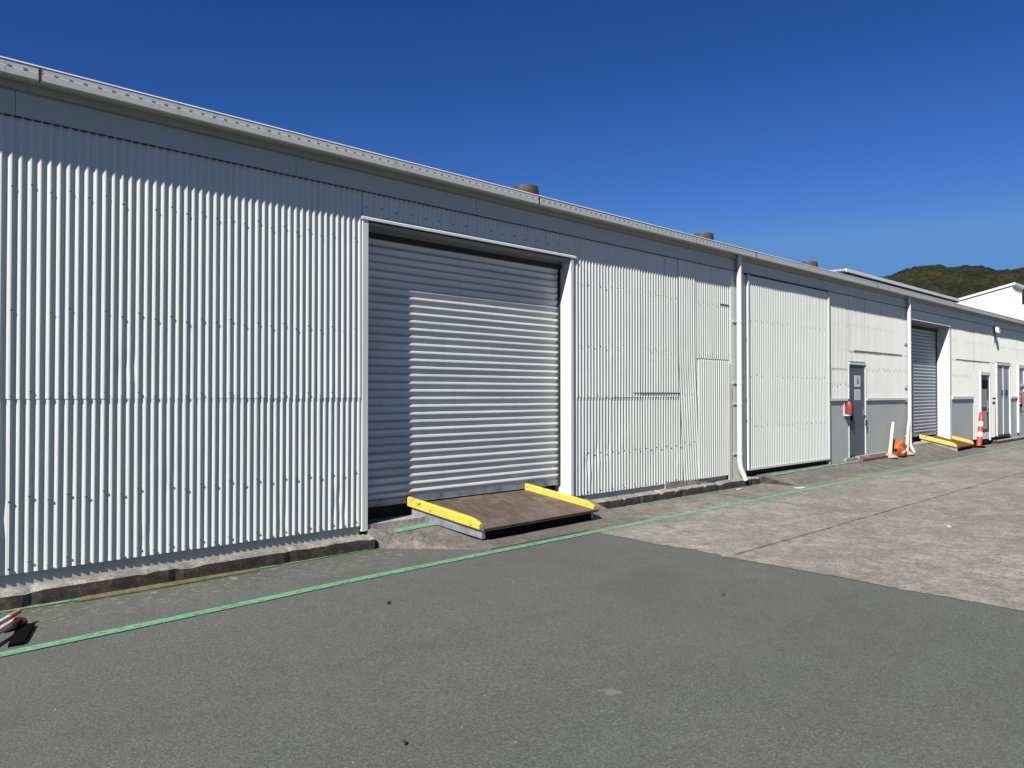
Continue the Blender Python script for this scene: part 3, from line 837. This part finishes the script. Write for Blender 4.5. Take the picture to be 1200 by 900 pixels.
# ================================================================= STEEL RAMPS
def make_ramp(label):
    BL, BR, FR, FL = Vector((5.77, .345, .420)), Vector((7.92, .345, .420)), Vector((8.37, -.60, .185)), Vector((6.15, -.66, .185))
    o0 = Vector((7.0, -.15, 0))
    r = empty('loading_ramp', o0, label, 'ramp', 'steel loading ramps at the roller doors')
    def P(s, t_, dz=0):   # s across, t_ back->front
        a = BL.lerp(BR, s); b = FL.lerp(FR, s); p = a.lerp(b, t_) - o0
        return (p.x, p.y, p.z + dz)
    # deck
    mb = MB(); rows = []
    for i in range(13):
        rows.append([(P(j / 16, i / 12)[0], P(j / 16, i / 12)[1], P(j / 16, i / 12)[2] + .004 * noise.noise((j * .4, i * .4, 0))) for j in range(17)])
    mb.grid(rows, 'rusty_plate', True)
    th = -.028
    edge = [P(s / 16, 1) for s in range(17)]
    mb.grid([[(a[0], a[1] - .0, a[2] + .001) for a in edge], [(a[0], a[1] + .004, a[2] + th * .6) for a in edge]], 'rusty_plate', False)
    mb.quad(P(0, 0, th), P(1, 0, th), P(1, 1, th), P(0, 1, th), 'rusty_plate')
    mb.quad(P(0, 0), P(0, 1), P(0, 1, th), P(0, 0, th), 'rusty_plate'); mb.quad(P(1, 0), P(1, 1), P(1, 1, th), P(1, 0, th), 'rusty_plate')
    mb.quad(P(0, 0), P(1, 0), P(1, 0, th), P(0, 0, th), 'rusty_plate')
    q = mb.build('deck_plate'); q.parent = r
    # yellow kerb rails
    for side in (0, 1):
        mb = MB(); w = .028; s0 = 0 if side == 0 else 1 - w
        n = 14; secs = []
        for i in range(n + 1):
            t_ = i / n * (.955 if side == 0 else .975) - .01
            h = .088
            if i == n: h = .045
            if i == n - 1: h = .078
            jj = .003 * noise.noise((i, side, 3))
            secs.append([P(s0 - .001, t_, -.02 if side == 0 else .001), P(s0 - .001, t_, h - .012 + jj), P(s0 + w * .25, t_, h + jj), P(s0 + w * .8, t_, h + jj), P(s0 + w, t_, h - .012 + jj), P(s0 + w, t_, .001)])
        vs = [p for s_ in secs for p in s_]
        mb.add(vs, [(i * 6 + k, i * 6 + k + 1, (i + 1) * 6 + k + 1, (i + 1) * 6 + k) for i in range(n) for k in range(5)] + [(0, 1, 2, 3, 4, 5)[::-1], tuple(n * 6 + k for k in range(6))], 'yellow_paint')
        q = mb.build('kerb_rail'); q.parent = r
    # side channels under the deck
    for side in (0, 1):
        mb = MB(); s = .018 if side == 0 else .982; d = .012 if side == 0 else -.012
        za0, za1, zb0, zb1 = -.045, -.155, -.030, -.138
        a = P(s, .02, za0); b_ = P(s, .94, zb0); c = P(s, .94, zb1); e = P(s, .02, za1)
        a2 = P(s + d, .02, za0); b2 = P(s + d, .94, zb0); c2 = P(s + d, .94, zb1); e2 = P(s + d, .02, za1)
        mb.add([a, b_, c, e, a2, b2, c2, e2], [(0, 1, 2, 3), (7, 6, 5, 4), (0, 4, 5, 1), (1, 5, 6, 2), (2, 6, 7, 3), (3, 7, 4, 0)], 'galvanised')
        p1 = P(s, .94, zb0); 
        mb.box(p1[0] - .004, p1[0] + .05 * (1 if side == 0 else -1), p1[1] - .012, p1[1], p1[2] - .108, p1[2], 'galvanised') if side == 0 else mb.box(p1[0] - .05, p1[0] + .004, p1[1] - .012, p1[1], p1[2] - .108, p1[2], 'galvanised')
        q = mb.build('side_beam'); q.parent = r
    # front beam made a near-black skirt, painting in the shade under the deck
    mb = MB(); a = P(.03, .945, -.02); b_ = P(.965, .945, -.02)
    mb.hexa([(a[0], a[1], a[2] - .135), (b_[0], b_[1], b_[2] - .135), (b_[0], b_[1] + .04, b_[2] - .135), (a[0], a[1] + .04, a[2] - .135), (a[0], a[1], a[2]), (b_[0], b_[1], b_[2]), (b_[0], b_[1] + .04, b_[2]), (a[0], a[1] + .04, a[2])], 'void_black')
    q = mb.build('shade_skirt_beam'); q.parent = r
    for s in (.1, .9):
        mb = MB(); a = P(s, .12, -.03); mb.box(a[0] - .03, a[0] + .03, a[1] - .03, a[1] + .03, a[2] - .16, a[2], 'galvanised')
        q = mb.build('leg'); q.parent = r
    return r
ramp1 = make_ramp('rusty steel loading ramp with yellow side rails at the nearest roller door')
def copy_tree(o, parent=None):
    c = o.copy(); COL.objects.link(c); c.parent = parent
    for ch in [k for k in bpy.data.objects if k.parent == o]: copy_tree(ch, c)
    return c
ramp2 = copy_tree(ramp1)
ramp2.location = ramp1.location + Vector((18.52, .17, .062)); ramp2.scale = (.80, .95, 1.08)
ramp2['label'] = 'far rust brown loading ramp with yellow rails beside the red and white post'

paint('rust_red', (.17, .075, .042), .8, .5, (.07, .035, .02), scale=2.0)
for ch in bpy.data.objects:
    if ch.parent == ramp2 and ch.name.startswith('deck_plate'):
        ch.data = ch.data.copy(); ch.data.materials[0] = MATS['rust_red']
# ================================================================= BOLLARDS, CONES
def post(x, y, lean, h, label):
    r = empty('marker_post', (x, y, ap2z(x, y) if x < 23 else G(x)), label, 'post', 'slim cream marker posts beside the second downpipe')
    b = MB(); b.tube([(0, 0, .03), (lean * .3, 0, h * .3), (lean * .7, 0, h * .7), (lean, 0, h - .05), (lean * 1.02, 0, h)], [.052, .045, .04, .038, .028], 'cream_plastic', 14); q = b.build('pole'); q.parent = r
    b = MB(); b.tube([(0, 0, 0), (0, 0, .03), (0, 0, .06), (0, 0, .10)], [.20, .19, .12, .055], 'pink_base', 18); q = b.build('base'); q.parent = r
    b = MB(); z = h * .72; b.tube([(lean * .70, 0, z - .04), (lean * .74, 0, z + .04)], .0435, 'white_band', 14); q = b.build('reflective_band'); q.parent = r
    return r
post(20.75, -.02, .24, .90, 'cream marker post left of the crumpled orange cone')
post(22.0, .0, .20, .92, 'cream marker post right of the orange cone, in front of the downpipe')
# crumpled orange cone
oc = MB(); rows = []
for i in range(19):
    th = math.pi * i / 18; row = []
    for j in range(29):
        ph = 2 * math.pi * j / 28
        d = Vector((math.sin(th) * math.cos(ph), math.sin(th) * math.sin(ph), math.cos(th)))
        rr_ = 1 + .5 * noise.noise(d * 1.8 + Vector((3, 0, 0))) + .34 * abs(noise.noise(d * 5)) 
        p = Vector((d.x * .28, d.y * .17, d.z * .20)) * rr_
        p.z += .15 + .10 * max(0, -d.x)
        p.z = max(p.z, 0.002)
        row.append(tuple(p))
    rows.append(row)
oc.grid(rows, 'crushed_orange', True)
r = empty('crushed_cone', (21.5, .03, ap2z(21.5, .0)), 'crumpled orange traffic cone lying between the two cream posts', 'traffic cone')
q = oc.build('cone_body'); q.parent = r
b = MB(); b.hexa([(-.42, -.2, 0), (-.05, -.24, 0), (-.03, .1, 0), (-.40, .12, 0), (-.46, -.2, .05), (-.1, -.25, .03), (-.05, .1, .03), (-.44, .12, .06)], 'crushed_orange'); q = b.build('cone_base'); q.parent = r
b = MB(); b.tube([(-.22, -.17, .06), (-.16, -.20, .10), (-.10, -.20, .12)], [.03, .04, .03], 'pink_base', 10); q = b.build('reflective_band'); q.parent = r
# red and white delineator
r = empty('striped_post', (28.35, -.02, G(28.4)), 'leaning red and white striped post at the end of the far ramp', 'post')
hs = [0.02, .34, .50, .68, .84, 1.16]
cols = ['orange_plastic', 'white_band', 'orange_plastic', 'white_band', 'orange_plastic']
cols = ['red_orange' if c == 'orange_plastic' else c for c in cols]
paint('red_orange', (.50, .07, .045), .45, .2, (.25, .05, .03))
def lp(z): return (.34 * z / 1.16, -.03, z)
for i, c in enumerate(cols):
    b = MB(); ra = .085 - .02 * hs[i] / 1.16; rb = .085 - .02 * hs[i + 1] / 1.16
    if i == 4: b.tube([lp(hs[i]), lp(hs[i + 1] - .05), lp(hs[i + 1])], [ra, rb, rb * .6], c, 16)
    else: b.tube([lp(hs[i]), lp(hs[i + 1])], [ra, rb], c, 16, caps=(i == 0))
    q = b.build('post_body' if c != 'white_band' else 'reflective_band'); q.parent = r
b = MB(); b.tube([(0, 0, 0), (0, 0, .04), (0, 0, .07)], [.24, .22, .14], 'rubber_black', 18); q = b.build('base'); q.parent = r

# fallen delineator at the left edge
r = empty('fallen_marker_post', (1.40, -.62, 0), 'fallen orange and white marker post with a black rubber foot, by the kerb at the left', 'post')
ax0 = Vector((-.02, .10, .13)); dirp = Vector((-1, -.03, -.03)).normalized()
def seg(a, b_, ra, rb, mat, name, off=Vector((0, 0, 0))):
    m_ = MB(); m_.tube([ax0 + off + dirp * a, ax0 + off + dirp * ((a + b_) / 2), ax0 + off + dirp * b_], [ra, (ra + rb) / 2, rb], mat, 16)
    q = m_.build(name); q.parent = r; return q
r.name = 'fallen_barrier'; r.location = (1.40, -.62, 0)
r['label'] = 'fallen orange and white barrier with black foot lying by the kerb at far left'; r['category'] = 'barrier'
o0 = Vector((1.40, -.62, 0))
def tubeW(a, b_, n, rad, mats, name0):
    a = Vector(a); b_ = Vector(b_)
    for i in range(n):
        m_ = MB(); m_.tube([a.lerp(b_, i / n) - o0, a.lerp(b_, (i + 1) / n) - o0], rad, mats[i % len(mats)], 12)
        q = m_.build(name0 if mats[i % len(mats)] == 'orange_plastic' else 'reflective_band'); q.parent = r
tubeW((1.40, -.56, .115), (.85, -1.35, .115), 6, .019, ['orange_plastic', 'white_band'], 'tube')
tubeW((1.40, -.60, .068), (.84, -1.47, .068), 6, .017, ['orange_plastic', 'white_band', 'white_band'], 'tube')
m_ = MB()
A = [(1.225, -1.10), (1.32, -1.11), (1.485, -.655), (1.365, -.66)]
m_.hexa([(x - 1.40, y + .62, .004) for x, y in A] + [(x - 1.40 + .002, y + .62, .028) for x, y in A], 'rubber_black')
q = m_.build('rubber_foot'); q.parent = r
rows = []
m_ = MB()
for i in range(9):
    th = math.pi * i / 8
    rows.append([(-.01 + .06 * math.sin(th) * math.cos(2 * math.pi * j / 16), .015 + .07 * math.sin(th) * math.sin(2 * math.pi * j / 16), .040 + .04 * math.cos(th)) for j in range(17)])
m_.grid(rows, 'maroon_plastic', True); q = m_.build('foot_clip'); q.parent = r
m_ = MB(); m_.tube([(-.14, -.06, .03), (-.03, .0, .045)], [.03, .042], 'pink_base', 12); q = m_.build('collar'); q.parent = r

# ================================================================= LITTER, LEAVES
def flake(x, y, w, l, mat, name, label, cat, rot=0, h=.006, group=None, z=None):
    mb = MB(); pts = []
    for k in range(9):
        an = 2 * math.pi * k / 9; q = 1 + .35 * noise.noise((x * 5 + k * 1.3, y * 5, k))
        px, py = w / 2 * math.cos(an) * q, l / 2 * math.sin(an) * q
        pts.append((px * math.cos(rot) - py * math.sin(rot), px * math.sin(rot) + py * math.cos(rot), .0))
    top = [(p[0] * .8, p[1] * .8, h + .004 * noise.noise((p[0] * 40, p[1] * 40, 1))) for p in pts]
    mb.add(pts + top, [tuple(range(9, 18))] + [(k, (k + 1) % 9, (k + 1) % 9 + 9, k + 9) for k in range(9)], mat)
    o = mb.build(name); o.location = (x, y, (G(x) + .012 if z is None else z)); tag(o, label, cat, group); return o
flake(13.95, -.86, .34, .16, 'litter_mat', 'litter', 'flat white scrap of litter beside the green line in front of the sliding door', 'litter')
flake(11.34, -4.17, .17, .06, 'litter_mat', 'litter', 'white scrap of litter out on the pale concrete', 'litter', .3)
flake(12.95, -.16, .22, .07, 'litter_mat', 'litter', 'white scrap of litter by the kerb left of the first downpipe', 'litter')
flake(3.81, -2.05, .06, .028, 'leaf_mat', 'dry_leaf', 'dark dry leaf on the asphalt nearest the green line', 'leaf', .5, .012, 'dry leaves on the asphalt')
flake(2.35, -4.29, .035, .02, 'leaf_mat', 'dry_leaf', 'brown dry leaf on the asphalt at the bottom of the picture', 'leaf', 1.1, .012, 'dry leaves on the asphalt')
flake(6.1, -3.9, .03, .02, 'leaf_mat', 'dry_leaf', 'small dry leaf on the asphalt near the edge of the concrete', 'leaf', 2.1, .01, 'dry leaves on the asphalt')

# ================================================================= BUILDINGS BEHIND
# raised long roof behind the warehouse
rb = empty('rear_building', (52, 14, 0), 'low white and dark roofed building rising just behind the warehouse roof', 'building')
def wpart(mb, name, parent, loc):
    o = mb.build(name, origin=loc); o.location = (0, 0, 0); o.parent = parent; return o
L0 = (52, 14, 0)
mb = MB(); mb.box(42.5, 61.2, 10.0, 18, 3, 8.36, 'far_white'); wpart(mb, 'wall', rb, L0)
mb = MB(); mb.add([(41.8, 9.8, 8.50), (61.2, 9.8, 8.50), (61.2, 18.2, 8.75), (41.8, 18.2, 8.75), (41.8, 9.8, 8.60), (61.2, 9.8, 8.60), (61.2, 18.2, 8.85), (41.8, 18.2, 8.85)], [(3, 2, 1, 0), (4, 5, 6, 7), (0, 1, 5, 4), (1, 2, 6, 5), (2, 3, 7, 6), (3, 0, 4, 7)], 'roof_iron'); wpart(mb, 'roof', rb, L0)
mb = MB(); mb.box(41.8, 61.2, 9.75, 9.80, 8.44, 8.62, 'far_white'); wpart(mb, 'fascia', rb, L0)
mb = MB(); mb.box(42.4, 61.2, 9.8, 9.99, 8.36, 8.46, 'interior_dark'); wpart(mb, 'soffit', rb, L0)
# white monopitch gable building on the right
gb = empty('gable_building', (76, 14, 0), 'bright white building with a sloping roof in front of the green hill at the right', 'building')
L1 = (76, 14, 0)
X0 = 70
mb = MB()
P = [(8.5, 0), (40, 0), (40, 1.8), (13.4, 9.30), (8.5, 10.42)]
mb.add([(X0, y, z) for y, z in P] + [(X0 + 2.9, y, z) for y, z in P], [(4, 3, 2, 1, 0), (5, 6, 7, 8, 9)] + [(i, (i + 1) % 5, (i + 1) % 5 + 5, i + 5) for i in range(5)], 'far_white')
for k in range(7):
    mb.box(X0 + .25 + k * .36, X0 + .33 + k * .36, 8.42, 8.5, 8.7, 10.1, 'far_white')
wpart(mb, 'wall', gb, L1)
mb = MB(); mb.add([(X0 - .12, 8.3, 10.56), (X0 + 3.1, 8.3, 10.56), (X0 + 3.1, 40, 3.3), (X0 - .12, 40, 3.3), (X0 - .12, 8.3, 10.38), (X0 + 3.1, 8.3, 10.38), (X0 + 3.1, 40, 3.12), (X0 - .12, 40, 3.12)],
    [(0, 1, 2, 3), (7, 6, 5, 4), (0, 4, 5, 1), (0, 3, 7, 4), (1, 5, 6, 2)], 'far_white'); wpart(mb, 'roof', gb, L1)
mb = MB(); mb.box(X0 - .2, X0 + 40, 6.2, 24, 0, 8.75, 'far_white'); wpart(mb, 'lower_wall', gb, L1)

# ================================================================= HILLS
hd = [(30, .09), (26, .105), (22.5, .128), (20.97, .1375), (19.93, .138), (19.52, .1405), (18.81, .1455), (18.16, .1476), (17.41, .1476), (16.92, .1474), (16.44, .1443), (15.96, .1436), (15.48, .1448), (14.55, .1424), (14.09, .1398), (13.63, .1363), (12.95, .1362), (12.29, .1379), (11, .142), (9, .146), (6, .14), (2, .12), (-4, .09), (-12, .05)]
def hz(a):
    if a >= hd[0][0]: return hd[0][1]
    for (a0, z0), (a1, z1) in zip(hd[:-1], hd[1:]):
        if a >= a1: return z1 + (z0 - z1) * (a - a1) / (a0 - a1)
    return hd[-1][1]
hb = MB(); rows = []
NA = 620; NRr = 90
for i in range(NRr + 1):
    row = []
    t_ = i / NRr
    for j in range(NA + 1):
        a = 34 - 46 * j / NA
        d = 420 + 520 * t_
        crest = hz(a) * 800 + 0
        if t_ < .73: f = math.sin(t_ / .73 * math.pi / 2) ** 1.25
        else: f = 1 - .5 * ((t_ - .73) / .27) ** 1.5
        x = d * math.cos(R(a)); y = -7.52 + d * math.sin(R(a))
        z = crest * f
        bump_ = 12 * noise.noise((x * .012, y * .012, 1)) * (1 - abs(f - .5)) * (1 if t_ < .5 else .05)
        fine = 1.6 * (1 - 2 * abs(noise.noise((x * .085, y * .085, 4)))) + 1.5 * noise.noise((x * .24, y * .24, 7)) + 1.0 * noise.noise((x * .6, y * .6, 2)) - 1
        z += bump_ + fine * min(1, t_ * 4)
        row.append((x, y, z - 3))
    rows.append(row)
hb.grid(rows, 'hill_bush', False)
structure(hb.build('hills'))

# base colours scaled down evenly, so shade renders darker at the raised exposure
for m_ in list(bpy.data.materials):
    if m_.name in ('joint_dark',): continue
    tt = m_.node_tree; bb = tt.nodes.get('Principled BSDF'); inp = bb.inputs['Base Color']
    if inp.is_linked:
        src = inp.links[0].from_socket
        tt.links.new(mix(tt, 1.0, src, (.71, .71, .71), 'MULTIPLY'), inp)
    else:
        c_ = inp.default_value; inp.default_value = (c_[0] * .71, c_[1] * .71, c_[2] * .71, 1)

# ================================================================= CAMERA, LIGHT, SKY
f = 900; yaw = math.atan2(933, 900); p = math.atan(12 / 900)
cam = bpy.data.cameras.new('camera'); co = bpy.data.objects.new('camera', cam); COL.objects.link(co)
cam.sensor_width = 36; cam.lens = 27; cam.clip_end = 5000
co.location = (0, -7.52, 1.8)
d = Vector((math.cos(yaw) * math.cos(p), math.sin(yaw) * math.cos(p), math.sin(p)))
co.rotation_euler = d.to_track_quat('-Z', 'Y').to_euler()
sc.camera = co

AZ = R(17.0); EL = R(41.0)
ray = Vector((math.cos(AZ) * math.cos(EL), math.sin(AZ) * math.cos(EL), -math.sin(EL)))
sun = bpy.data.lights.new('sun', 'SUN'); so = bpy.data.objects.new('sun', sun); COL.objects.link(so)
sun.energy = 4.9; sun.angle = R(.53); sun.color = (1, .975, .92)
so.rotation_euler = ray.to_track_quat('-Z', 'Y').to_euler(); so.location = (-20, -10, 30)
w = bpy.data.worlds.new('World'); sc.world = w; w.use_nodes = True
t = w.node_tree; bg = t.nodes['Background']
sky = t.nodes.new('ShaderNodeTexSky'); sky.sky_type = 'NISHITA'; sky.sun_disc = False
sky.sun_elevation = EL
S = -ray
sky.sun_rotation = math.atan2(S.x, S.y)
sky.air_density = 1.0; sky.dust_density = 0.0; sky.ozone_density = 3.0; sky.altitude = 0
EXPO = .82; K = .065 * 2 ** EXPO
sep = t.nodes.new('ShaderNodeSeparateColor'); com = t.nodes.new('ShaderNodeCombineColor')
t.links.new(sky.outputs[0], sep.inputs[0])
for i, (g_, a_) in enumerate(((1.9, 1.468), (1.49, 1.058), (1.29, 1.358))):   # clear, deep blue air: steeper falloff per channel
    m1 = t.nodes.new('ShaderNodeMath'); m1.operation = 'MULTIPLY'; m1.inputs[1].default_value = .065 * 2 ** .35
    m2 = t.nodes.new('ShaderNodeMath'); m2.operation = 'POWER'; m2.inputs[1].default_value = g_
    m3 = t.nodes.new('ShaderNodeMath'); m3.operation = 'MULTIPLY'; m3.inputs[1].default_value = a_
    m4 = t.nodes.new('ShaderNodeMath'); m4.operation = 'MINIMUM'; m4.inputs[1].default_value = (.115, .28, .62)[i]
    m5 = t.nodes.new('ShaderNodeMath'); m5.operation = 'MULTIPLY'; m5.inputs[1].default_value = 1 / K
    t.links.new(sep.outputs[i], m1.inputs[0]); t.links.new(m1.outputs[0], m2.inputs[0]); t.links.new(m2.outputs[0], m3.inputs[0])
    t.links.new(m3.outputs[0], m4.inputs[0]); t.links.new(m4.outputs[0], m5.inputs[0]); t.links.new(m5.outputs[0], com.inputs[i])
t.links.new(com.outputs[0], bg.inputs[0])
bg.inputs[1].default_value = .065
vs_ = sc.view_settings
vs_.view_transform = 'Standard'; vs_.look = 'None'; vs_.exposure = .82; vs_.gamma = 1
try: vs_.use_curve_mapping = False
except Exception: pass
sc.cycles.max_bounces = 6; sc.cycles.diffuse_bounces = 1; sc.cycles.use_denoising = True
sc.cycles.transparent_max_bounces = 8
